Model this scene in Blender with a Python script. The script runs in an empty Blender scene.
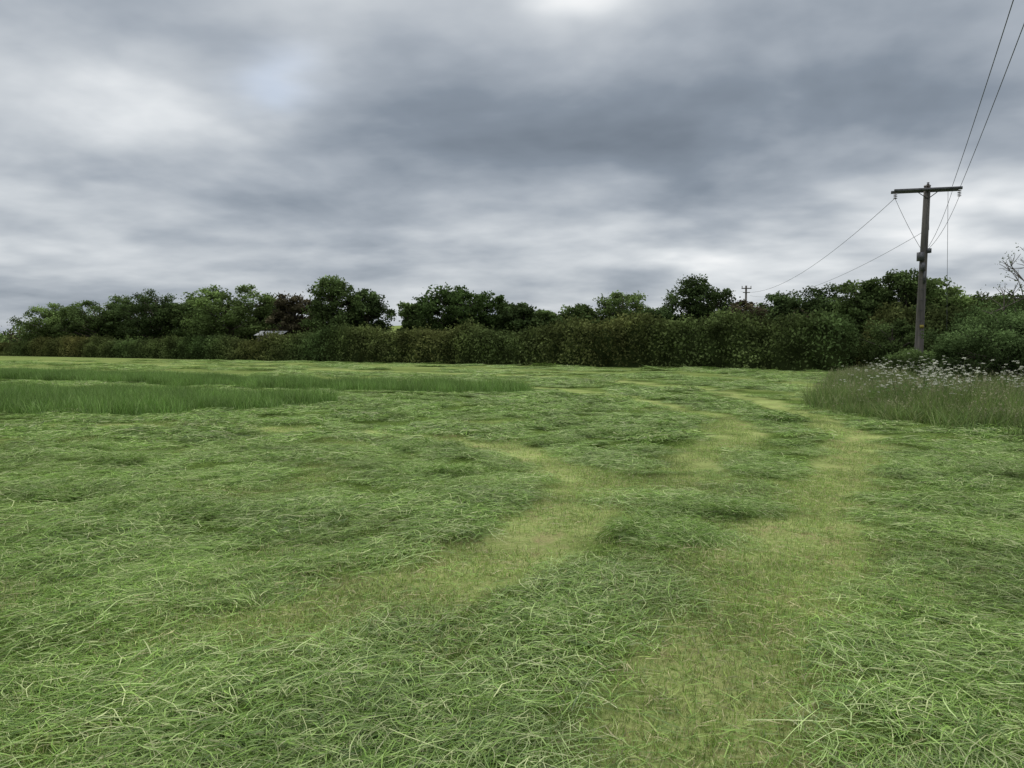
import bpy, math, random
import numpy as np
from mathutils import Vector, Matrix
R=np.random.default_rng(7); random.seed(7)
scene=bpy.context.scene
F=770.0; HZ=347.0; CZ=1.6
def bear(px): return (px-512)/F
# ---------------------------------------------------------------- noise
def vnoise(x,y,seed=0):
    xi=np.floor(x).astype(np.int64); yi=np.floor(y).astype(np.int64)
    xf=x-xi; yf=y-yi
    def h(a,b):
        n=(a*374761393+b*668265263+seed*1442695041)&0xffffffff
        n=((n^(n>>13))*1274126177)&0xffffffff
        n=(n^(n>>16))&0xffff
        return n/65535.0
    u=xf*xf*(3-2*xf); v=yf*yf*(3-2*yf)
    return (h(xi,yi)*(1-u)+h(xi+1,yi)*u)*(1-v)+(h(xi,yi+1)*(1-u)+h(xi+1,yi+1)*u)*v
def fbm(x,y,o=4,seed=0):
    s=0;a=0.5;t=0
    for i in range(o):
        s=s+a*vnoise(x*2**i+17.3*i,y*2**i-9.1*i,seed+i); t+=a; a*=0.5
    return s/t
def sstep(a,b,x):
    t=np.clip((x-a)/(b-a),0,1); return t*t*(3-2*t)
# ---------------------------------------------------------------- layout
P0=np.array([-96.,145.]); P1=np.array([25.,49.5])
HD=(P1-P0)/np.linalg.norm(P1-P0); HN=np.array([-HD[1],HD[0]])
if HN[1]<0: HN=-HN
def behind(x,y): return (x-P1[0])*HN[0]+(y-P1[1])*HN[1]
def hedge_depth(k):
    d=P1-P0
    t=(k*P0[1]-P0[0])/(d[0]-k*d[1]); return P0[1]+t*d[1]
def pdist(x,y,pl):
    best=np.full(np.shape(x),1e9)
    for a,b in zip(pl[:-1],pl[1:]):
        dx=b[0]-a[0];dy=b[1]-a[1];L=dx*dx+dy*dy
        t=np.clip(((x-a[0])*dx+(y-a[1])*dy)/L,0,1)
        best=np.minimum(best,np.hypot(x-a[0]-t*dx,y-a[1]-t*dy))
    return best
def inpoly(x,y,pl):
    c=np.zeros(np.shape(x),bool); n=len(pl)
    for i in range(n):
        x1,y1=pl[i];x2,y2=pl[(i+1)%n]
        if y1==y2: continue
        c^=((y1>y)!=(y2>y))&(x<(x2-x1)*(y-y1)/(y2-y1)+x1)
    return c
def smooth(pl,n=3):
    pl=[tuple(p) for p in pl]
    for _ in range(n):
        q=[pl[0]]
        for a,b in zip(pl[:-1],pl[1:]):
            q.append((a[0]*.75+b[0]*.25,a[1]*.75+b[1]*.25)); q.append((a[0]*.25+b[0]*.75,a[1]*.25+b[1]*.75))
        q.append(pl[-1]); pl=q
    return pl
TR=[(smooth([(-1.35,4.45),(-0.5,4.95),(0.35,6.6),(0.85,8.4),(0.7,10.4),(-0.4,12.6),(-3,14.6),(-8,15.6),(-16,16)],2),0.46,1.0),
    (smooth([(0.6,2.2),(0.85,3.3),(1.35,4.1),(2.2,5.9),(3.6,8.7),(5.5,12),(6.6,15),(7.2,19.5),(7.6,26),(6.5,34),(0,44),(-20,60),(-60,92)],2),0.50,1.0),
    (smooth([(1.9,8.6),(2.7,10.9),(4.2,14),(4.7,17),(4.3,22),(1.5,31),(-12,42),(-50,68)],1),0.46,0.85),
    (smooth([(-7,5.2),(-4,6.6),(-2.3,8.6),(-2.6,11),(-6,12.8),(-16,13.6)],1),0.3,0.3),
    (smooth([(9,24),(12,30),(13,38),(6,48),(-20,68),(-70,108)],1),0.6,0.6)]
def stub(x,y):
    w=0.42*(fbm(x*0.9,y*0.9,3,5)-0.5)
    s=np.zeros(np.shape(x))
    far=1+sstep(15,60,y)*1.2
    for pl,wd,am in TR:
        d=pdist(x,y,pl)+w*1.2
        s=np.maximum(s,am*(1-sstep(wd*0.65*far,wd*1.35*far,d)))
    b=behind(x,y)
    lines=0.5+0.5*np.sin(b*2*np.pi/5.2+fbm(x*.08,y*.08,2,3)*5)
    s=np.maximum(s,0.6*sstep(0.65,0.95,lines)*sstep(22,34,y)*sstep(0.3,0.55,fbm(x*.12,y*.25,3,8)))
    p=sstep(0.66,0.80,fbm(x*0.6,y*0.75,3,44))*0.35
    s=np.maximum(s,p)
    s*=0.72+0.42*sstep(0.3,0.6,fbm(x*1.7,y*1.7,3,21))
    return np.clip(s,0,1)
UA=[(-4.6,22),(-6.0,20.2),(-7.2,18.6),(-8.8,17.5),(-12.6,18.6),(-17,20.6),(-40,31),(-75,52),(-75,62),(-40,38.5),(-26,31),(-17,26.6),(-9.3,23.8)]
UB=[(1.2,27.6),(-0.4,26.4),(-2.5,26.4),(-6,28),(-13,31.8),(-24,37.5),(-60,60),(-60,68),(-30,46),(-17,38.5),(-8,33),(-2,30)]
VG=[(13,8),(9.6,12.5),(8.6,15),(7.9,18.2),(8.3,21),(10.2,25),(13.5,32),(17,40),(20.5,46),(24,50),(40,50),(40,8)]
def gz(x,y):
    x=np.asarray(x,float);y=np.asarray(y,float)
    s=stub(x,y)
    near=1-sstep(60,140,np.hypot(x,y))
    h=((fbm(x*1.3,y*1.3,4,1)-0.5)*0.10+(fbm(x*5,y*5,3,2)-0.5)*0.04)*(1-0.7*s)*near - 0.02*s*near
    h+=(fbm(x*0.15,y*0.15,2,4)-0.5)*0.10*near
    b=behind(x,y)
    h+=8.8*sstep(12,135,b)*(0.85+0.3*fbm(x*.01,y*.01,2,9))
    return h
# ---------------------------------------------------------------- node helpers
def newmat(name):
    m=bpy.data.materials.new(name); m.use_nodes=True; m.node_tree.nodes.clear(); return m,m.node_tree
def N(nt,t,**k):
    n=nt.nodes.new(t)
    for a,b in k.items():
        setattr(n,a,b)
    return n
def leafmat(name,trans=0.3,noise=2.0,posvar=0.5,gloss=0.0):
    m,nt=newmat(name); L=nt.links.new
    out=N(nt,'ShaderNodeOutputMaterial'); p=N(nt,'ShaderNodeBsdfDiffuse')
    a=N(nt,'ShaderNodeAttribute'); a.attribute_name='col'
    geo=N(nt,'ShaderNodeNewGeometry'); nz=N(nt,'ShaderNodeTexNoise'); nz.inputs['Scale'].default_value=noise; nz.inputs['Detail'].default_value=1
    L(geo.outputs['Position'],nz.inputs['Vector'])
    mr=N(nt,'ShaderNodeMapRange'); mr.inputs[1].default_value=0.3; mr.inputs[2].default_value=0.7; mr.inputs[3].default_value=1-posvar; mr.inputs[4].default_value=1+posvar
    L(nz.outputs['Fac'],mr.inputs[0])
    vm=N(nt,'ShaderNodeVectorMath',operation='SCALE'); L(a.outputs['Color'],vm.inputs[0]); L(mr.outputs[0],vm.inputs['Scale'])
    L(vm.outputs[0],p.inputs['Color']); last=p.outputs[0]
    if trans>0:
        mix=N(nt,'ShaderNodeMixShader'); t=N(nt,'ShaderNodeBsdfTranslucent'); L(vm.outputs[0],t.inputs['Color']); mix.inputs[0].default_value=trans
        L(last,mix.inputs[1]); L(t.outputs[0],mix.inputs[2]); last=mix.outputs[0]
    if gloss>0:
        mix=N(nt,'ShaderNodeMixShader'); t=N(nt,'ShaderNodeBsdfGlossy'); t.inputs['Roughness'].default_value=.45; mix.inputs[0].default_value=gloss
        L(last,mix.inputs[1]); L(t.outputs[0],mix.inputs[2]); last=mix.outputs[0]
    L(last,out.inputs[0])
    return m
def plain(name,c1,c2,scale=8,rough=0.8,metal=0,stretch=(1,1,1),bump=0.2):
    m,nt=newmat(name); L=nt.links.new
    out=N(nt,'ShaderNodeOutputMaterial'); p=N(nt,'ShaderNodeBsdfPrincipled')
    tc=N(nt,'ShaderNodeTexCoord'); mp=N(nt,'ShaderNodeMapping'); mp.inputs['Scale'].default_value=stretch
    nz=N(nt,'ShaderNodeTexNoise'); nz.inputs['Scale'].default_value=scale; nz.inputs['Detail'].default_value=6
    cr=N(nt,'ShaderNodeValToRGB'); cr.color_ramp.elements[0].position=0.3; cr.color_ramp.elements[1].position=0.7
    cr.color_ramp.elements[0].color=(*c1,1); cr.color_ramp.elements[1].color=(*c2,1)
    L(tc.outputs['Object'],mp.inputs[0]); L(mp.outputs[0],nz.inputs['Vector']); L(nz.outputs['Fac'],cr.inputs[0]); L(cr.outputs[0],p.inputs['Base Color'])
    b=N(nt,'ShaderNodeBump'); b.inputs['Strength'].default_value=bump; b.inputs['Distance'].default_value=0.02
    L(nz.outputs['Fac'],b.inputs['Height']); L(b.outputs[0],p.inputs['Normal'])
    p.inputs['Roughness'].default_value=rough; p.inputs['Metallic'].default_value=metal
    L(p.outputs[0],out.inputs[0]); return m
# ---------------------------------------------------------------- mesh helpers
def qmesh(name,V,Q,col=None,mats=None,midx=None):
    V=np.ascontiguousarray(V,dtype=np.float32); Q=np.ascontiguousarray(Q,dtype=np.int32)
    me=bpy.data.meshes.new(name)
    me.vertices.add(len(V)); me.vertices.foreach_set('co',V.ravel())
    n=len(Q); me.loops.add(n*4); me.loops.foreach_set('vertex_index',Q.ravel())
    me.polygons.add(n); me.polygons.foreach_set('loop_start',np.arange(0,n*4,4,dtype=np.int32))
    me.polygons.foreach_set('loop_total',np.full(n,4,dtype=np.int32))
    if midx is not None: me.polygons.foreach_set('material_index',np.asarray(midx,dtype=np.int32))
    me.update(calc_edges=True)
    if col is not None:
        a=me.attributes.new('col','FLOAT_COLOR','POINT')
        c=np.ones((len(V),4),np.float32); c[:,:3]=col; a.data.foreach_set('color',c.ravel())
    for m in (mats or []): me.materials.append(m)
    return me
def addobj(name,me,loc=(0,0,0),coll=None):
    o=bpy.data.objects.new(name,me); o.location=loc
    (coll or scene.collection).objects.link(o); return o
class MB:
    def __init__(s): s.V=[];s.Q=[];s.C=[];s.M=[];s.n=0
    def add(s,V,Q,C,m=0):
        V=np.asarray(V,float);Q=np.asarray(Q,int)
        C=np.broadcast_to(np.asarray(C,float),(len(V),3))
        s.V.append(V);s.Q.append(Q+s.n);s.C.append(C);s.M.append(np.full(len(Q),m));s.n+=len(V)
    def mesh(s,name,mats,fit=None):
        V=np.vstack(s.V)
        if fit is not None:
            top=np.percentile(V[:,2],99.7); V[:,2]*=fit[0]/top
            hw=(np.percentile(V[:,0],99)-np.percentile(V[:,0],1)); V[:,:2]*=fit[1]/hw
        return qmesh(name,V,np.vstack(s.Q),np.vstack(s.C),mats,np.concatenate(s.M))
def leaves(mb,P,size,col,m=0,up=0.3,rng=R,asp=0.6):
    n=len(P); size=np.broadcast_to(size,(n,))[:,None]
    a=rng.normal(size=(n,3)); a/=np.linalg.norm(a,axis=1)[:,None]
    nrm=rng.normal(size=(n,3)); nrm[:,2]+=up; 
    b=np.cross(a,nrm); b/=np.linalg.norm(b,axis=1)[:,None]+1e-9
    s=size*(0.6+0.8*rng.random((n,1)))
    V=np.stack([P-a*s*.5,P+b*s*asp*.5-a*s*.08,P+a*s*.5,P-b*s*asp*.5-a*s*.08],1).reshape(-1,3)
    Q=np.arange(n*4).reshape(n,4)
    C=np.repeat(np.broadcast_to(col,(n,3)),4,axis=0)
    mb.add(V,Q,C,m)
def tube(mb,pts,rad,col,m=0,sides=7,cap=True):
    pts=np.asarray(pts,float); k=len(pts); rad=np.broadcast_to(rad,(k,))
    V=[];
    for i in range(k):
        t=pts[min(i+1,k-1)]-pts[max(i-1,0)]; t/=np.linalg.norm(t)+1e-9
        ref=np.array([1,0,0.]) if abs(t[0])<0.8 else np.array([0,1,0.])
        u=np.cross(t,ref);u/=np.linalg.norm(u);w=np.cross(t,u)
        an=np.arange(sides)*2*np.pi/sides
        V.append(pts[i]+rad[i]*(np.cos(an)[:,None]*u+np.sin(an)[:,None]*w))
    V=np.vstack(V);Q=[]
    for i in range(k-1):
        for j in range(sides):
            j2=(j+1)%sides; Q.append((i*sides+j,i*sides+j2,(i+1)*sides+j2,(i+1)*sides+j))
    if cap and sides%2==0:
        for base in (0,(k-1)*sides):
            for j in range(1,sides-2,2): Q.append((base,base+j,base+j+1,base+j+2))
    mb.add(V,Q,col,m)
def box(mb,c,sz,col=(1,1,1),m=0,rot=None):
    c=np.array(c,float); s=np.array(sz,float)/2
    V=np.array([[x,y,z] for x in(-1,1) for y in(-1,1) for z in(-1,1)],float)*s
    if rot is not None: V=V@np.array(rot).T
    mb.add(V+c,[(0,1,3,2),(4,6,7,5),(0,4,5,1),(2,3,7,6),(0,2,6,4),(1,5,7,3)],col,m)
# ---------------------------------------------------------------- materials
M_blade=leafmat('cut_grass_blades',0.22,0.7,0.2,gloss=.03)
M_uncut=leafmat('standing_grass',0.25,0.8,0.2,gloss=.02)
M_leaf=leafmat('tree_leaves',0.2,0.5,0.3)
M_hleaf=leafmat('hedge_leaves',0.15,0.7,0.4)
M_bark=plain('bark',(0.05,0.04,0.03),(0.12,0.10,0.08),6,0.9,stretch=(1,1,.2))
mg,nt=newmat('field_ground'); L=nt.links.new
out=N(nt,'ShaderNodeOutputMaterial'); p=N(nt,'ShaderNodeBsdfDiffuse')
geo=N(nt,'ShaderNodeNewGeometry')
def noise(scale,det=5,rough=.6,stretch=None):
    n=N(nt,'ShaderNodeTexNoise'); n.inputs['Scale'].default_value=scale; n.inputs['Detail'].default_value=det; n.inputs['Roughness'].default_value=rough
    if stretch:
        mp=N(nt,'ShaderNodeMapping'); mp.inputs['Scale'].default_value=stretch; mp.inputs['Rotation'].default_value=(0,0,0.67); L(geo.outputs['Position'],mp.inputs[0]); L(mp.outputs[0],n.inputs['Vector'])
    else: L(geo.outputs['Position'],n.inputs['Vector'])
    return n
def ramp(a,b,p0=.3,p1=.7):
    c=N(nt,'ShaderNodeValToRGB'); c.color_ramp.elements[0].position=p0;c.color_ramp.elements[1].position=p1
    c.color_ramp.elements[0].color=(*a,1);c.color_ramp.elements[1].color=(*b,1); return c
n1=noise(22,5,.8); c1=ramp((0.03,0.052,0.013),(0.17,0.25,0.06),.38,.64); L(n1.outputs['Fac'],c1.inputs[0])
n2=noise(25,4,.7); c2=ramp((0.22,0.30,0.08),(0.43,0.46,0.19)); L(n2.outputs['Fac'],c2.inputs[0])
n3=noise(2.2,4,.7); c3=ramp((0,0,0),(.9,.9,.9),.53,.70); L(n3.outputs['Fac'],c3.inputs[0])
tan=N(nt,'ShaderNodeMix',data_type='RGBA'); L(c3.outputs[0],tan.inputs[0]); L(c2.outputs[0],tan.inputs[6])
n4=noise(60,2); c4=ramp((0.21,0.16,0.085),(0.48,0.40,0.22)); L(n4.outputs['Fac'],c4.inputs[0]); L(c4.outputs[0],tan.inputs[7])
at=N(nt,'ShaderNodeAttribute'); at.attribute_name='stub'
mx=N(nt,'ShaderNodeMix',data_type='RGBA'); L(at.outputs['Fac'],mx.inputs[0]); L(c1.outputs[0],mx.inputs[6]); L(tan.outputs[2],mx.inputs[7])
n5=noise(1.0,3,.6,(0.12,0.9,1)); c5=ramp((0.75,)*3,(1.2,)*3,.35,.65); L(n5.outputs['Fac'],c5.inputs[0])
mm=N(nt,'ShaderNodeMix',data_type='RGBA',blend_type='MULTIPLY'); mm.inputs[0].default_value=1; L(mx.outputs[2],mm.inputs[6]); L(c5.outputs[0],mm.inputs[7])
L(mm.outputs[2],p.inputs['Color'])
bp=N(nt,'ShaderNodeBump'); bp.inputs['Strength'].default_value=0.9; bp.inputs['Distance'].default_value=0.03; L(n1.outputs['Fac'],bp.inputs['Height']); L(bp.outputs[0],p.inputs['Normal'])
L(p.outputs[0],out.inputs[0])
# ---------------------------------------------------------------- ground
n=720;u=np.linspace(-1,1,n); b_=6.9;a_=3.04
gx=a_*np.sinh(b_*u); gy=5+a_*np.sinh(b_*u)
X,Y=np.meshgrid(gx,gy); Z=gz(X,Y)
V=np.stack([X,Y,Z],-1).reshape(-1,3)
i=np.arange(n*n).reshape(n,n); Q=np.stack([i[:-1,:-1],i[:-1,1:],i[1:,1:],i[1:,:-1]],-1).reshape(-1,4)
me=qmesh('field_ground',V,Q,None,[mg])
a=me.attributes.new('stub','FLOAT','POINT'); a.data.foreach_set('value',np.maximum(stub(X,Y)*(1-.25*sstep(14,28,Y)),.40*sstep(25,70,Y)).ravel().astype(np.float32))
me.polygons.foreach_set('use_smooth',np.ones(len(Q),bool))
addobj('field_ground',me)
# ---------------------------------------------------------------- grass prototypes
def blades(nb,radius,length,width,mode,cols,rng,main_spread=0.6,lift=0.05,seg=3,hump_=0.09):
    r=radius*np.sqrt(rng.random(nb)); th=rng.random(nb)*2*np.pi
    base=np.stack([r*np.cos(th),r*np.sin(th),np.zeros(nb)],1)
    ln=length*(0.5+0.8*rng.random(nb)); w=width*(0.6+0.7*rng.random(nb))
    V=np.zeros((nb,seg+1,2,3)); t=np.linspace(0,1,seg+1); zz=None
    if mode=='lie':
        hd=rng.normal(0,main_spread,nb)+np.where(rng.random(nb)<0.3,rng.random(nb)*6.28,0)
        curl=rng.normal(0,1.0,nb)
        z0=rng.random(nb)**1.3*lift; tz=rng.normal(0,0.05,nb); hump=rng.random(nb)*hump_; zz=z0/lift
        for k in range(seg+1):
            ang=hd+curl*(t[k]-.5)
            if k==0: p_=base-np.stack([np.cos(hd),np.sin(hd),0*hd],1)*ln[:,None]*.5
            else: p_=p_+np.stack([np.cos(ang),np.sin(ang),0*ang],1)*(ln/seg)[:,None]
            z=z0+tz*(t[k]-.5)*ln+hump*ln*4*t[k]*(1-t[k])
            side=np.stack([-np.sin(ang),np.cos(ang),rng.normal(0,0.5,nb)],1)
            ww=(w*0.5*max(0.12,1-abs(t[k]*1.5-.5)**2.5))[:,None]
            c=p_.copy(); c[:,2]=z
            V[:,k,0]=c-side*ww; V[:,k,1]=c+side*ww
    else:
        hd=rng.random(nb)*6.28; lean=np.abs(rng.normal(0.15,0.2,nb)); bend=np.abs(rng.normal(0.5,0.45,nb))
        p_=base.copy(); sd=rng.random(nb)*6.28
        for k in range(seg+1):
            if k>0:
                ang=lean+bend*t[k]**1.5
                p_=p_+np.stack([np.sin(ang)*np.cos(hd),np.sin(ang)*np.sin(hd),np.cos(ang)],1)*(ln/seg)[:,None]
            ww=(w*0.5*max(0.1,1-t[k]**2))[:,None]
            side=np.stack([np.cos(sd),np.sin(sd),0*sd],1)
            V[:,k,0]=p_-side*ww; V[:,k,1]=p_+side*ww
    idx=np.arange(nb*(seg+1)*2).reshape(nb,seg+1,2)
    Q=np.stack([idx[:,:-1,0],idx[:,:-1,1],idx[:,1:,1],idx[:,1:,0]],-1).reshape(-1,4)
    c=np.array(cols)[rng.integers(0,len(cols),nb)]*(0.55+0.8*rng.random((nb,1)))
    C=np.repeat(c,(seg+1)*2,axis=0)
    return V.reshape(-1,3),Q,C
def protos(name,count,fn,mats):
    co=bpy.data.collections.new(name)
    for k in range(count):
        mb=MB(); fn(mb,np.random.default_rng(100+k)); addobj(name+'_clump_%d'%k,mb.mesh(name,mats),coll=co)
    return co
GC=[(0.21,0.35,0.07),(0.27,0.41,0.10),(0.15,0.265,0.045),(0.37,0.48,0.18),(0.23,0.365,0.075),(0.085,0.16,0.03),(0.45,0.50,0.24)]
def f_cut(mb,r):
    mb.add(*blades(340,0.40,0.21,0.0042,'lie',GC,r,0.8,0.042))
    mb.add(*blades(40,0.40,0.34,0.0042,'lie',GC[1:4]+GC[6:],r,1.0,0.045))
def f_cut2(mb,r): mb.add(*blades(280,0.42,0.26,0.0085,'lie',GC,r,0.9,0.05,2))
SC=[(0.29,0.38,0.095),(0.38,0.42,0.165),(0.21,0.33,0.07),(0.44,0.41,0.21),(0.25,0.37,0.08)]
def f_stub(mb,r):
    mb.add(*blades(270,0.4,0.042,0.0042,'up',SC,r,seg=2)); mb.add(*blades(70,0.4,0.14,0.0042,'lie',SC+GC[:2],r,2,0.02,2))
UC=[(0.15,0.27,0.06),(0.20,0.32,0.08),(0.12,0.22,0.045),(0.25,0.36,0.12)]
def f_unc(mb,r): mb.add(*blades(270,0.42,0.36,0.011,'up',UC,r))
VC=[(0.155,0.235,0.06),(0.21,0.28,0.085),(0.11,0.185,0.045),(0.27,0.30,0.13),(0.165,0.25,0.07)]
def f_ver(mb,r):
    mb.add(*blades(260,0.4,0.52,0.010,'up',VC,r))
    k=9; P=np.stack([r.normal(0,.25,k),r.normal(0,.25,k),0.42+r.random(k)*.22],1)
    for q in P:
        tube(mb,[(q[0],q[1],0),(q[0]+.02,q[1],q[2])],0.0025,(0.26,0.29,0.13),0,3,False)
        leaves(mb,q+r.normal(0,1,(5,3))*[.012,.012,.04],0.03,(0.30,0.29,0.17),0,rng=r)
C_cut=protos('cut_grass',7,f_cut,[M_blade]); C_cut2=protos('mown_grass',5,f_cut2,[M_blade]); C_stub=protos('stubble',4,f_stub,[M_blade])
C_unc=protos('uncut_grass',5,f_unc,[M_uncut]); C_ver=protos('verge_grass',5,f_ver,[M_uncut])
def scatter(name,P,rot,scl,idx,coll,real=True):
    me=bpy.data.meshes.new(name); me.vertices.add(len(P)); me.vertices.foreach_set('co',np.ascontiguousarray(P,dtype=np.float32).ravel())
    for nm,d in (('rot',rot),('scl',scl)):
        at=me.attributes.new(nm,'FLOAT_VECTOR','POINT'); at.data.foreach_set('vector',np.ascontiguousarray(d,dtype=np.float32).ravel())
    at=me.attributes.new('idx','INT','POINT'); at.data.foreach_set('value',np.ascontiguousarray(idx,dtype=np.int32))
    o=addobj(name,me)
    g=bpy.data.node_groups.new(name,'GeometryNodeTree')
    g.interface.new_socket('Geometry',in_out='INPUT',socket_type='NodeSocketGeometry'); g.interface.new_socket('Geometry',in_out='OUTPUT',socket_type='NodeSocketGeometry')
    gi=g.nodes.new('NodeGroupInput'); go=g.nodes.new('NodeGroupOutput'); ip=g.nodes.new('GeometryNodeInstanceOnPoints')
    ci=g.nodes.new('GeometryNodeCollectionInfo'); ci.inputs['Collection'].default_value=coll; ci.inputs['Separate Children'].default_value=True; ci.inputs['Reset Children'].default_value=True
    def na(nm,dt):
        q=g.nodes.new('GeometryNodeInputNamedAttribute'); q.data_type=dt; q.inputs['Name'].default_value=nm; return [s for s in q.outputs if s.enabled and s.name=='Attribute'][0]
    g.links.new(gi.outputs[0],ip.inputs['Points']); g.links.new(ci.outputs[0],ip.inputs['Instance']); ip.inputs['Pick Instance'].default_value=True
    g.links.new(na('idx','INT'),ip.inputs['Instance Index']); g.links.new(na('rot','FLOAT_VECTOR'),ip.inputs['Rotation']); g.links.new(na('scl','FLOAT_VECTOR'),ip.inputs['Scale'])
    if real:
        ri=g.nodes.new('GeometryNodeRealizeInstances'); g.links.new(ip.outputs[0],ri.inputs[0]); g.links.new(ri.outputs[0],go.inputs[0])
    else: g.links.new(ip.outputs[0],go.inputs[0])
    md=o.modifiers.new('scatter','NODES'); md.node_group=g
    return o
def band(y0,y1,dens,k=0.74,mrg=1.5):
    A=2*(k*(y1*y1-y0*y0)/2+mrg*(y1-y0)); n=int(A*dens*1.15)
    y=y0+(y1-y0)*R.random(int(n*2.2)); w=k*y+mrg; wm=k*y1+mrg
    x=(R.random(len(y))*2-1)*wm; ok=np.abs(x)<w
    x=x[ok];y=y[ok]
    keep=int(A*dens); return x[:keep],y[:keep]
def tilt(x,y,th,e=.25):
    gx_=(gz(x+e,y)-gz(x-e,y))/(2*e); gy_=(gz(x,y+e)-gz(x,y-e))/(2*e)
    a=gx_*np.cos(th)+gy_*np.sin(th); b=-gx_*np.sin(th)+gy_*np.cos(th)
    return np.arctan(b),-np.arctan(a)
def excl(x,y): return inpoly(x,y,UA)|inpoly(x,y,UB)|inpoly(x,y,VG)|(behind(x,y)>-0.5)
def dirf(x,y): return (fbm(x*.25,y*.25,2,31)-.5)*7+1.0
def do_cut(name,bands,coll,nc,stubkeep=0.05):
    PX=[];PY=[];S=[]
    for y0,y1,d,s in bands:
        x,y=band(y0,y1,d); st=stub(x,y)
        ok=~excl(x,y)&(R.random(len(x))>st*1.6*(1-stubkeep))
        x=x[ok];y=y[ok]; PX.append(x);PY.append(y);S.append(np.full(len(x),s))
    x=np.concatenate(PX);y=np.concatenate(PY);s=np.concatenate(S); n=len(x)
    s=s*(0.75+0.5*R.random(n)); z=gz(x,y)+.002
    zs=np.minimum(s,1.3)*(0.3+2.2*fbm(x*1.6,y*1.6,2,77)**2)
    th=dirf(x,y)+R.normal(0,.6,n)+np.where(R.random(n)<.5,0,np.pi); a,b=tilt(x,y,th)
    rot=np.stack([a+R.normal(0,.045,n),b+R.normal(0,.045,n),th],1)
    scatter(name,np.stack([x,y,z],1),rot,np.stack([s,s,zs],1),R.integers(0,nc,n),coll)
do_cut('cut_grass',[(1.6,6,14,0.82),(6,12,7.5,0.95)],C_cut,7)
do_cut('mown_grass',[(12,24,3.3,1.1),(24,45,1.0,1.8),(45,90,0.2,3.0)],C_cut2,5)
hx=[];hy=[]
for cx,cy in [(0.75,12.4),(1.6,16),(-0.9,9.6),(-5.2,10.2),(2.0,7.2),(-3.2,7.1),(5.2,6.6),(5.9,9.5),(-4.6,8.0),(1.7,13.5),(-2.5,17),(7.6,10.5),(-1.2,12),(-6.4,11.8),(1.3,6.2),(4.3,4.9)]:
    m=14; hx.append(cx+R.normal(0,.28,m)); hy.append(cy+R.normal(0,.12,m))
hx=np.concatenate(hx);hy=np.concatenate(hy);n=len(hx)
scatter('grass_heap',np.stack([hx,hy,gz(hx,hy)+0.05*R.random(n)],1),np.stack([R.normal(0,.2,n),R.normal(0,.2,n),R.random(n)*6.3],1),np.stack([np.full(n,.6)]*2+[np.full(n,1.4)],1),R.integers(0,7,n),C_cut)
x,y=band(1.6,6,20); x1,y1=band(6,10,11); x2,y2=band(10,20,5); x=np.concatenate([x,x1,x2]);y=np.concatenate([y,y1,y2])
st=stub(x,y)
ok=~excl(x,y)&((st>0.12)|((R.random(len(x))<.3)&(y<9))); x=x[ok];y=y[ok];n=len(x); th=R.random(n)*6.3; a,b=tilt(x,y,th)
scatter('stubble',np.stack([x,y,gz(x,y)],1),np.stack([a,b,th],1),np.ones((n,3))*(.8+.4*R.random((n,1))),R.integers(0,4,n),C_stub)
def fillpoly(name,polys,dens,coll,s0,nc,lim=None,hs=None):
    X_=[];Y_=[]
    for pl in polys:
        q=np.array(pl);lo=q.min(0);hi=q.max(0); m=int((hi-lo).prod()*dens); x=lo[0]+R.random(m)*(hi-lo)[0];y=lo[1]+R.random(m)*(hi-lo)[1]
        w=0.25*(fbm(x*1.2,y*1.2,2,3)-.5)*2
        ok=inpoly(x+w,y+w,pl)&(np.abs(x)<y*.76+3); 
        if lim: ok&=lim(x,y)
        X_.append(x[ok]);Y_.append(y[ok])
    x=np.concatenate(X_);y=np.concatenate(Y_);n=len(x)
    s=s0*(.85+.3*R.random(n)); zs=s*(.75+.5*fbm(x*.6,y*.6,3,61))
    if hs is not None: zs=zs*hs(x,y)
    return scatter(name,np.stack([x,y,gz(x,y)-.02],1),np.stack([R.normal(0,.06,n),R.normal(0,.06,n),R.random(n)*6.3],1),np.stack([s,s,zs],1),R.integers(0,nc,n),coll)
fillpoly('uncut_grass',[UA,UB],4.0,C_unc,1.12,5)
fillpoly('verge_grass',[VG],3.6,C_ver,1.1,5,lambda x,y:(x<y*.70+1.5),lambda x,y:.45+.7*fbm(x*.5,y*.5,3,90)*(.8+.6*sstep(.3,2.5,pdist(x,y,VG[:10]))))
# ---------------------------------------------------------------- cow parsley
M_flower=leafmat('white_umbels',0.2,3,.1)
def f_cp(mb,r):
    for s in range(2):
        b=np.array([r.normal(0,.12),r.normal(0,.12),0]); h=.65+.45*r.random(); top=b+[r.normal(0,.12),r.normal(0,.12),h]
        tube(mb,[b,(b+top)/2+[.02,0,0],top],[.006,.005,.003],(0.16,0.22,0.08),0,4,False)
        for u in range(4):
            c=top+np.array([r.normal(0,.14),r.normal(0,.14),r.normal(-.05,.10)])
            tube(mb,[top-[0,0,.25],c],.0025,(0.18,0.24,0.09),0,3,False)
            k=22; an=r.random(k)*6.28; rr=np.sqrt(r.random(k))*.044
            P=c+np.stack([rr*np.cos(an),rr*np.sin(an),.015-rr*.3+r.normal(0,.005,k)],1)
            leaves(mb,P,0.022,(0.66,0.66,0.57),1,up=3,rng=r,asp=.9)
        k=30; P=b+np.stack([r.normal(0,.13,k),r.normal(0,.13,k),r.random(k)*.6],1); leaves(mb,P,.08,(0.14,0.23,0.06),0,rng=r,asp=.4)
C_cp=protos('cow_parsley',5,f_cp,[M_uncut,M_flower])
n=460; yy=15+R.random(n)*19; kk=.44+R.random(n)*.26; xx=kk*yy
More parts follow.
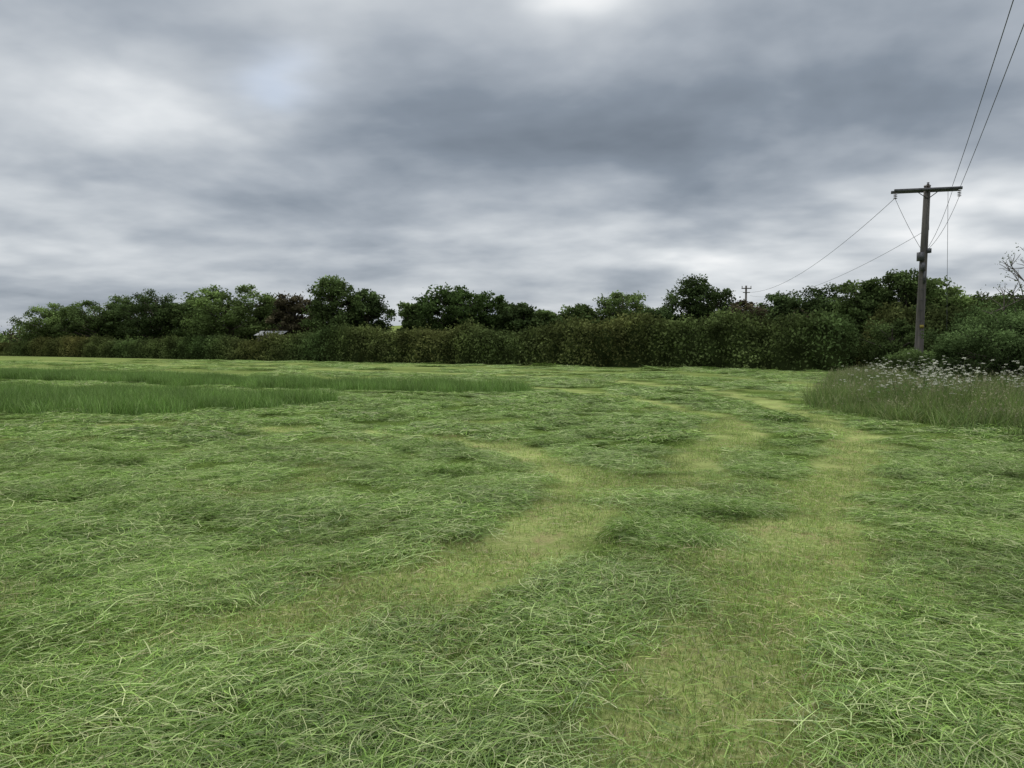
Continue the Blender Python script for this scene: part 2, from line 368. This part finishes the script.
d=pdist(xx,yy,[(10.2,16),(10.4,19.5),(12.3,21.5),(14.7,24),(17,30),(18,36)]); ok=inpoly(xx,yy,VG)&(R.random(n)<.7*np.exp(-(d/1.9)**2)*sstep(.35,.6,fbm(xx*.7,yy*.7,2,12))+.08)&(xx>9.0)
xx=xx[ok];yy=yy[ok];n=len(xx)
scatter('cow_parsley',np.stack([xx,yy,gz(xx,yy)],1),np.stack([0*xx,0*xx,R.random(n)*6.3],1),np.ones((n,3))*(.7+.5*R.random((n,1))),R.integers(0,5,n),C_cp)
# ---------------------------------------------------------------- hedges
def hedge(name,pl,w,hf,nl,size,col,seed=0,mats=None):
    rng=np.random.default_rng(seed); pl=np.array(pl,float); sg=np.linalg.norm(np.diff(pl,axis=0),axis=1); cs=np.r_[0,np.cumsum(sg)]; Lt=cs[-1]
    def at(s):
        x=np.interp(s,cs,pl[:,0]);y=np.interp(s,cs,pl[:,1]); x2=np.interp(np.minimum(s+.5,Lt),cs,pl[:,0]);y2=np.interp(np.minimum(s+.5,Lt),cs,pl[:,1]); x1=np.interp(np.maximum(s-.5,0),cs,pl[:,0]);y1=np.interp(np.maximum(s-.5,0),cs,pl[:,1])
        dx=x2-x1;dy=y2-y1;l=np.hypot(dx,dy); return x,y,-dy/l,dx/l
    def surf(s,th,rs):
        x,y,nx,ny=at(s); h=hf(s)
        lump=.7+.6*fbm(s*.4,th*1.3+seed,3,seed+11)
        endf=np.clip(np.minimum(s,Lt-s)/1.5,0,1)**.5
        c=np.cos(th);sn=np.sin(th)
        o=np.sign(c)*np.abs(c)**.7*w*lump*rs*endf; z=np.abs(sn)**.8*h*(.70+.6*fbm(s*.35+3,th*.8,4,seed+5))*rs*endf
        return np.stack([x+nx*o,y+ny*o,gz(x+nx*o,y+ny*o)+z],-1)
    mb=MB()
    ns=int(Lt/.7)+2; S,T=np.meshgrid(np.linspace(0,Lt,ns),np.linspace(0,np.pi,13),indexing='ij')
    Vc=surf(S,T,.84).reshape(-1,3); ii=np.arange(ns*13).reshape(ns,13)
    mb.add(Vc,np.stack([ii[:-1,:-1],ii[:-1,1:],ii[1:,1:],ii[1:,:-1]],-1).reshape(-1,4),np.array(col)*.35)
    s=rng.random(nl)*Lt; th=rng.random(nl)*np.pi; P=surf(s,th,.84+.2*rng.random(nl)+.18*(rng.random(nl)<.1)*rng.random(nl))
    P+=rng.normal(0,size*.5,(nl,3))
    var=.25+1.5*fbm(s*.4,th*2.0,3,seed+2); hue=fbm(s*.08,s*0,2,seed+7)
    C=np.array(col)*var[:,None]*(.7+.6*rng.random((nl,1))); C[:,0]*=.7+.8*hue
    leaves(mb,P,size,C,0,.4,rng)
    return addobj(name,mb.mesh(name,mats or [M_hleaf]))
hf=lambda s:2.6+0.8*sstep(70,110,s)+.8*(fbm(s*.09,s*0,2,2)-.5)*2
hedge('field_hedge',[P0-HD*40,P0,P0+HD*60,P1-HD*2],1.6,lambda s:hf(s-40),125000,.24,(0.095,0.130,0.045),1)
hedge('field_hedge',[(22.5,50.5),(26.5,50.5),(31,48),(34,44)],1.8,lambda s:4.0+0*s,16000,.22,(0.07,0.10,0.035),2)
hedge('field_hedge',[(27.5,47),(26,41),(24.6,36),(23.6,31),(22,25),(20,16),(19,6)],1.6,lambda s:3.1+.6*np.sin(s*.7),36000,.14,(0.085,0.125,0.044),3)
# ---------------------------------------------------------------- trees
def make_tree(name,H,W,seed,col,n_cl=60,lpc=170,size=.24,low=.2,mats=None,fit=True):
    rng=np.random.default_rng(seed); mb=MB()
    r0=.028*H+.05; bend=rng.normal(0,.03*H,2)
    tr=[(0,0,-.3),(bend[0]*.3,bend[1]*.3,H*.25),(bend[0]*.8,bend[1]*.8,H*.5),(bend[0],bend[1],H*.85)]
    tube(mb,tr,[r0,r0*.8,r0*.5,r0*.12],(1,1,1),1,8,False)
    cz=H*(low+1)/2; rz=H*(1-low)/2
    ph0=rng.random()*6.28; rb=.05*(H+W)/2+.22
    for _ in range(n_cl):
        v=rng.normal(size=3); v/=np.linalg.norm(v); v=np.sign(v)*np.abs(v)**.9; rr=rng.random()**.33
        ph=math.atan2(v[1],v[0]); lob=.9+.12*math.sin(ph*3+ph0)+.08*math.sin(ph*5+2*ph0+v[2]*4)
        hl=.93+.09*math.sin(ph*2+ph0*3)
        rad=rb*(.7+.75*rng.random())
        c=np.array([v[0]*rr*(W/2-rad*.5)*lob,v[1]*rr*(W/2-rad*.5)*lob,cz+v[2]*rr*(rz-rad*.4)*hl])
        m=int(lpc*(.6+.8*rng.random()))
        d=rng.normal(size=(m,3)); d/=np.linalg.norm(d,axis=1)[:,None]; d*=(.25+.75*rng.random((m,1))**.6)*rad*(1+.2*rng.normal(size=(m,1)))
        d[:,2]*=.75
        P=c+d
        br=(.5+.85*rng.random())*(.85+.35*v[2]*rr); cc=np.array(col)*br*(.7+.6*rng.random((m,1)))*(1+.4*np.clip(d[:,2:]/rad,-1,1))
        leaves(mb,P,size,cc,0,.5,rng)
        if _%2==0:
            st=np.array([bend[0]*.6,bend[1]*.6,min(max(H*.2,c[2]*.65),H*.7)])
            mid=(st+c)/2+rng.normal(0,.03*H,3)
            tube(mb,[st,mid,c],[r0*.32,r0*.2,r0*.05],(1,1,1),1,5,False)
    return mb.mesh(name,mats or [M_leaf,M_bark],(H,W))
DK=(0.068,0.10,0.037);MD=(0.105,0.15,0.052);LT=(0.15,0.21,0.07);BR=(0.10,0.088,0.052)
def tree(name,px,top,wpx,back,col,seed,**k):
    kx=bear(px); D=hedge_depth(kx) if px<880 else 52
    D+=back; x=kx*D; g=float(gz(np.array([x]),np.array([D]))[0]); zt=CZ+(HZ-top)/F*D; H=zt-g; W=wpx/F*D
    o=addobj(name,make_tree(name,H,W,seed,col,**k),(x,D,g)); return o
TL=[('ash_tree',62,305,64,10,LT),('oak_tree',100,302,64,14,MD),('oak_tree',130,297,54,22,MD),('oak_tree',157,292,66,14,DK),
('oak_tree',198,298,52,18,MD),('ash_tree',230,287,80,9,LT),('oak_tree',270,297,44,20,DK),('copper_beech_tree',297,296,48,12,BR),
('ash_tree',334,278,52,10,MD),('oak_tree',368,290,44,16,DK),('hawthorn_tree',413,304,26,14,MD),('oak_tree',461,288,84,9,(0.06,0.095,0.03)),
('hawthorn_tree',516,304,46,14,DK),('hawthorn_tree',546,311,40,16,MD),('ash_tree',578,306,50,22,MD),('ash_tree',626,294,62,26,LT),
('hawthorn_tree',660,308,46,14,DK),('oak_tree',703,278,64,16,DK),('hawthorn_tree',745,302,44,18,BR),('oak_tree',780,294,54,22,DK),
('oak_tree',822,287,58,18,DK),('ash_tree',862,282,54,8,MD),('ash_tree',902,273,62,6,MD),('oak_tree',938,281,56,8,LT),('oak_tree',985,296,62,14,MD),('oak_tree',1036,290,66,12,DK)]
for i_,(nm,px,tp,w,bk,c) in enumerate(TL):
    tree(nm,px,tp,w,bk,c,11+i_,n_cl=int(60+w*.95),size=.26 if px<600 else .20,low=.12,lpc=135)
def bush(name,x,y,H,W,col,seed,**k):
    o=addobj(name,make_tree(name,H,W,seed,col,low=-.05,**k),(x,y,float(gz(np.array([x]),np.array([y]))[0]))); return o
bush('hawthorn_bush',19.3,29.8,2.9,5.0,(0.10,0.15,0.055),71,n_cl=110,lpc=260,size=.085)
bush('elder_bush',22.6,34.5,3.4,4.4,(0.09,0.135,0.047),72,n_cl=70,lpc=220,size=.10)
bush('bramble_bush',17.9,34.0,1.5,2.4,(0.10,0.145,0.05),73,n_cl=40,lpc=200,size=.08)
bush('bramble_bush',20.2,41.0,3.0,4.0,(0.08,0.115,0.04),74,n_cl=60,lpc=220,size=.1)
def bare_tree(x,y,H,seed):
    rng=np.random.default_rng(seed); mb=MB()
    def grow(p,d,l,r,k):
        q=p+d*l+rng.normal(0,.05*l,3); m=(p+q)/2+rng.normal(0,.04*l,3)
        tube(mb,[p,m,q],[r,r*.8,r*.6],(1,1,1),1,5,False)
        if k==0:
            if rng.random()<.35: leaves(mb,q+rng.normal(0,.12,(10,3)),.07,(0.09,0.13,0.04),0,rng=rng)
            return
        for _ in range(3 if k>1 else 4):
            dd=d+rng.normal(0,.5,3); dd[2]+=.1; dd/=np.linalg.norm(dd); grow(q,dd,l*.72,r*.6,k-1)
    grow(np.array([0,0,-.1]),np.array([-.12,0,1.]),H*.36,.10,4)
    addobj('dead_hawthorn_tree',mb.mesh('dead_hawthorn_tree',[M_leaf,M_bark]),(x,y,0))
bare_tree(21.7,31.2,5.6,5)
# ---------------------------------------------------------------- distant tree mass (one object)
mb=MB(); rng=np.random.default_rng(3)
prof_x=[-60,0,40,100,200,300,370,384,402,420,480,560,640,740,800,880,960,1100]
prof_y=[331,329,321,315,313,314,320,333,333,320,316,314,313,306,303,299,301,299]
for j in range(600):
    px=-60+1160*rng.random(); k=bear(px); back=14+rng.random()**1.3*70; D=(hedge_depth(k) if px<880 else 52)+back; x=k*D
    g=float(gz(np.array([x]),np.array([D]))[0]); tp=np.interp(px,prof_x,prof_y)+abs(rng.normal(0,4)); zt=CZ+(HZ-tp)/F*D
    if zt-g<1.0: continue
    rad=(1.3+1.4*rng.random())*D/110+.4; zz=zt-rad*.8
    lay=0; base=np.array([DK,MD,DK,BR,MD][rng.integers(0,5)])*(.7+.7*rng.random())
    while zz>g-.5 and lay<3:
        m=140; d=rng.normal(size=(m,3)); d/=np.linalg.norm(d,axis=1)[:,None]; d*=rad*(.55+.5*rng.random((m,1))); d[:,2]*=.8
        c=np.array([x,D,zz])+rng.normal(0,rad*.3,3)*[1,1,0]
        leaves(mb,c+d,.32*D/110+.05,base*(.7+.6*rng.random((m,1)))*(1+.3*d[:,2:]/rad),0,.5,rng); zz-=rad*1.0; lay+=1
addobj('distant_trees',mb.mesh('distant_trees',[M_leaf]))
# ---------------------------------------------------------------- barn
def barn(px,D,ytop,wpx):
    k=bear(px);x=k*D;g=float(gz(np.array([x]),np.array([D]))[0]);W=wpx/F*D
    e=bpy.data.objects.new('farm_barn',None);scene.collection.objects.link(e);e.location=(x,D,g)
    zt=CZ+(HZ-ytop)/F*D-g; wall=zt-.6
    mw=plain('barn_wall',(0.18,0.17,0.15),(0.28,0.26,0.23),3); mr=plain('barn_roof_sheet',(0.17,0.18,0.185),(0.25,0.26,0.265),4,.7); md=plain('barn_door',(0.05,0.05,0.05),(0.08,0.08,0.08))
    b=MB();box(b,(0,0,wall/2),(W,5,wall));o=addobj('walls',b.mesh('walls',[mw]));o.parent=e
    b=MB();h=W/2+.3
    b.add([(-h,-2.8,wall),(h,-2.8,wall),(h,0,zt),(-h,0,zt),(-h,2.8,wall),(h,2.8,wall)],[(0,1,2,3),(3,2,5,4)],(1,1,1));o=addobj('roof',b.mesh('roof',[mr]));o.parent=e
    b=MB();box(b,(0,-2.54,1.2),(2.4,.06,2.4));o=addobj('door',b.mesh('door',[md]));o.parent=e
barn(275,hedge_depth(bear(275))+6,331.0,22)
# ---------------------------------------------------------------- utility poles
M_wood=plain('creosoted_pole_wood',(0.06,0.053,0.048),(0.14,0.125,0.11),5,.85,stretch=(3,3,.15)); M_steel=plain('weathered_steel',(0.07,0.07,0.075),(0.14,0.14,0.15),10,.6,.5)
M_ins=plain('brown_porcelain',(0.05,0.03,0.025),(0.09,0.05,0.04),10,.25); M_wire=plain('wire',(0.05,0.05,0.055),(0.09,0.09,0.09),5,.6)
PX_,PY_=20.15,38.0
pole=bpy.data.objects.new('utility_pole',None);scene.collection.objects.link(pole);pole.location=(PX_,PY_,0)
def part(nm,b,mat):
    o=addobj(nm,b.mesh(nm,[mat])); o.parent=pole; return o
b=MB(); tube(b,[(-.12,0,-.5),(-.06,0,3),(0.04,0,6.5),(.12,0,9.45)],[.21,.195,.17,.15],(1,1,1),0,14); part('pole_shaft',b,M_wood)
b=MB(); tube(b,[(.12,0,9.45),(.12,0,9.5)],[.17,.12],(1,1,1),0,14); part('pole_cap',b,M_steel)
adir=np.array([.97,-.24,0]); ang=math.atan2(adir[1],adir[0]); Rz=[[math.cos(ang),-math.sin(ang),0],[math.sin(ang),math.cos(ang),0],[0,0,1]]
ctr=np.array([.05,-.2,9.25])
b=MB(); box(b,ctr,(3.0,.12,.13),rot=Rz); box(b,ctr+[0.05,.42,0],(3.0,.12,.13),rot=Rz)
part('crossarm',b,M_steel)
ends=[ctr+adir*s for s in(-1.45,0,1.38)]
b=MB()
for k_,e in enumerate(ends):
    for q in range(4):
        z=e[2]-.12-q*.085 if k_!=1 else e[2]+.1+q*.07
        tube(b,[(e[0],e[1],z+.02),(e[0],e[1],z),(e[0],e[1],z-.03)],[.04,.10 if k_!=1 else .07,.04],(1,1,1),0,8)
part('insulators',b,M_ins)
b=MB()
for s in(-1,1):
    tube(b,[ctr+adir*s*.5+[0,0,-.08],(0.08,-.15,8.8)],.02,(1,1,1),0,6)
part('crossarm_braces',b,M_steel)
b=MB(); box(b,(-.22,-.18,6.0),(.26,.24,.42)); box(b,(-.12,-.22,5.5),(.16,.16,.4)); box(b,(-.02,-.19,5.0),(.1,.1,.6)); box(b,(0.2,-.1,6.3),(.2,.2,.22)); part('cable_box',b,M_steel)
b=MB(); box(b,(-.08,-.2,2.6),(.2,.02,.16)); part('danger_plate',b,plain('yellow_plate',(0.25,0.2,0.03),(0.32,0.26,0.05),5))
b=MB()
for q in range(5): tube(b,[(-.08+.012*q,-.19,2.9+q*.5),(-.30+.012*q,-.24,2.9+q*.5)],.012,(1,1,1),0,5)
part('climbing_steps',b,M_steel)
def sagwire(b,p,q,sag,r,n=16):
    p=np.array(p,float);q=np.array(q,float);t=np.linspace(0,1,n)[:,None]; P=p+(q-p)*t; P[:,2]-=(4*sag*t*(1-t))[:,0]; tube(b,P,r,(1,1,1),0,5,False)
def wl(x,y,z): return (x-PX_,y-PY_,z)
b=MB()
sagwire(b,ends[2]+[-.35,0,.08],wl(1.0,-2.5,9.6),.3,.012,24); sagwire(b,ends[2]+[.05,0,.08],wl(1.5,-2.5,9.7),.3,.012,24)
sagwire(b,ends[0]+[0,0,-.35],wl(28.1,95,8.4),1.5,.012,30); sagwire(b,(.1,0,7.3),wl(29.2,95,7.9),1.2,.010,30)
sagwire(b,ends[0]+[0,0,-.4],(-.1,-.2,6.2),.12,.010); sagwire(b,ends[2]+[-.3,0,0],(.2,-.1,6.5),.25,.010); sagwire(b,ends[2]+[0,0,-.4],(.2,-.1,6.4),.3,.010); sagwire(b,ends[1]+[0,0,.3],(.2,-.1,7.3),-.2,.010)
sagwire(b,(.1,-.2,9.1),(-.05,-.2,6.3),-.12,.010)
sagwire(b,ends[2]+[-.55,0,-.1],(1.75,.8,0.2),.0,.010)
part('wires',b,M_wire)
def smallpole(px,D,top,w=1.4):
    k=bear(px);x=k*D;g=float(gz(np.array([x]),np.array([D]))[0]);zt=CZ+(HZ-top)/F*D-g
    b=MB();tube(b,[(0,0,-.3),(0,0,zt)],[.16,.12],(1,1,1),0,8);box(b,(0,-.16,zt-.35),(w,.12,.12));box(b,(0,-.16,zt-.85),(w*.7,.1,.1))
    for s in(-.45,0,.45): tube(b,[(s*w,-.16,zt-.3),(s*w,-.16,zt-.05)],.05,(1,1,1),0,6)
    addobj('utility_pole',b.mesh('utility_pole',[M_wood]),(x,D,g))
smallpole(745,95,286,1.2); smallpole(779,100,299,.8)
# ---------------------------------------------------------------- world
w=bpy.data.worlds.new('World'); scene.world=w; w.use_nodes=True; nt=w.node_tree; nt.nodes.clear(); L=nt.links.new
def MA(op,a,b=None,c=None,clamp=False):
    n=nt.nodes.new('ShaderNodeMath'); n.operation=op; n.use_clamp=clamp
    for i_,v in enumerate((a,b,c)):
        if v is None: continue
        if isinstance(v,(int,float)): n.inputs[i_].default_value=v
        else: L(v,n.inputs[i_])
    return n.outputs[0]
tc=N(nt,'ShaderNodeTexCoord'); sp=N(nt,'ShaderNodeSeparateXYZ'); L(tc.outputs['Generated'],sp.inputs[0]); sx,sy,sz=sp.outputs
zc=MA('ADD',MA('MAXIMUM',sz,0.0),0.20)
cb=N(nt,'ShaderNodeCombineXYZ'); L(MA('DIVIDE',sx,zc),cb.inputs[0]); L(MA('DIVIDE',sy,zc),cb.inputs[1]); cb.inputs[2].default_value=3.7
def wn(scale,det,rough,dist=0,st=(1,1,1),rot=0,off=0):
    mp=N(nt,'ShaderNodeMapping'); mp.inputs['Scale'].default_value=st; mp.inputs['Rotation'].default_value=(0,0,rot); mp.inputs['Location'].default_value=(off,off*.7,0); L(cb.outputs[0],mp.inputs[0])
    q=N(nt,'ShaderNodeTexNoise'); q.inputs['Scale'].default_value=scale;q.inputs['Detail'].default_value=det;q.inputs['Roughness'].default_value=rough;q.inputs['Distortion'].default_value=dist; L(mp.outputs[0],q.inputs['Vector']); return q
nW=wn(1.6,3,.55,off=5)
ae=N(nt,'ShaderNodeCombineXYZ'); L(MA('ARCTAN2',sx,sy),ae.inputs[0]); L(MA('ARCSINE',sz),ae.inputs[1])
wv=N(nt,'ShaderNodeVectorMath',operation='MULTIPLY_ADD'); L(nW.outputs['Color'],wv.inputs[0]); wv.inputs[1].default_value=(.34,.24,0); wv.inputs[2].default_value=(-.17,-.12,0)
aw=N(nt,'ShaderNodeVectorMath',operation='ADD'); L(ae.outputs[0],aw.inputs[0]); L(wv.outputs[0],aw.inputs[1])
nA=wn(1.3,5,.5,.25,(1,1.0,1),.3); nB=wn(4.2,4,.5,0,(.9,1.1,1),.2,9)
v=MA('MULTIPLY_ADD',nA.outputs['Fac'],.90,.56-.45); v=MA('MULTIPLY_ADD',nB.outputs['Fac'],.32,MA('SUBTRACT',v,.16))
def blob(px,py,wx,wy,amp):
    global v
    a0=math.atan2(px-512,F); e0=math.atan2(HZ-py,math.hypot(F,px-512)); a,b=F/wx,F/wy
    m=N(nt,'ShaderNodeVectorMath',operation='MULTIPLY_ADD'); L(aw.outputs[0],m.inputs[0]); m.inputs[1].default_value=(a,b,0); m.inputs[2].default_value=(-a0*a,-e0*b,0)
    d=N(nt,'ShaderNodeVectorMath',operation='DOT_PRODUCT'); L(m.outputs[0],d.inputs[0]); L(m.outputs[0],d.inputs[1])
    g=MA('POWER',.3679,d.outputs['Value']); v=MA('MULTIPLY_ADD',g,amp,v); return g
blob(568,8,60,28,.42); hole=blob(298,95,36,24,.20); blob(160,135,75,30,.18); blob(40,205,110,30,.18)
blob(800,140,240,50,-.25); blob(440,150,150,60,-.17); blob(960,240,120,30,.30); blob(720,275,170,24,.20); blob(340,100,45,42,.14)
blob(110,25,180,36,-.10); blob(450,265,120,36,-.05); blob(590,185,50,20,.10); blob(100,300,260,20,.06)
up=MA('MAXIMUM',MA('SUBTRACT',sz,.42),0.0); v=MA('MULTIPLY_ADD',up,.9,v)
cr=N(nt,'ShaderNodeValToRGB'); L(v,cr.inputs[0]); e=cr.color_ramp.elements
e[0].position=.10;e[0].color=(.17,.203,.247,1); e[1].position=1.0;e[1].color=(.95,.96,.965,1)
for p_,c in((.30,(.235,.276,.33)),(.5,(.385,.427,.48)),(.68,(.57,.607,.645)),(.84,(.745,.775,.80))):
    q=e.new(p_);q.color=(*c,1)
bg=N(nt,'ShaderNodeBackground'); L(cr.outputs[0],bg.inputs[0]); L(MA('MULTIPLY_ADD',up,1.3,1.0),bg.inputs[1])
sky=N(nt,'ShaderNodeTexSky'); sky.sky_type='NISHITA'; sky.sun_disc=False; sky.sun_elevation=math.radians(48); sky.sun_rotation=math.radians(5)
bs=N(nt,'ShaderNodeBackground'); L(sky.outputs[0],bs.inputs[0]); bs.inputs[1].default_value=.10
mxs=N(nt,'ShaderNodeMixShader'); L(MA('MULTIPLY_ADD',hole,-.42,.97),mxs.inputs[0]); L(bs.outputs[0],mxs.inputs[1]); L(bg.outputs[0],mxs.inputs[2])
wo=N(nt,'ShaderNodeOutputWorld'); L(mxs.outputs[0],wo.inputs[0])
sun=bpy.data.lights.new('sun','SUN'); sun.energy=1.5; sun.angle=math.radians(25); sun.color=(1,.95,.86)
so=bpy.data.objects.new('sun',sun); scene.collection.objects.link(so)
sd=Vector((math.sin(math.radians(5))*math.cos(math.radians(48)),math.cos(math.radians(5))*math.cos(math.radians(48)),math.sin(math.radians(48))))
so.rotation_euler=sd.to_track_quat('Z','Y').to_euler()
# ---------------------------------------------------------------- camera
cam=bpy.data.cameras.new('camera'); cam.sensor_width=36; cam.lens=36*F/1024; cam.clip_end=4000
co=bpy.data.objects.new('camera',cam); scene.collection.objects.link(co); co.location=(0,0,CZ)
co.rotation_euler=(math.radians(90)-math.atan((384-HZ)/F),0,0); scene.camera=co
scene.view_settings.view_transform='Standard'; scene.view_settings.look='None'; scene.view_settings.exposure=0
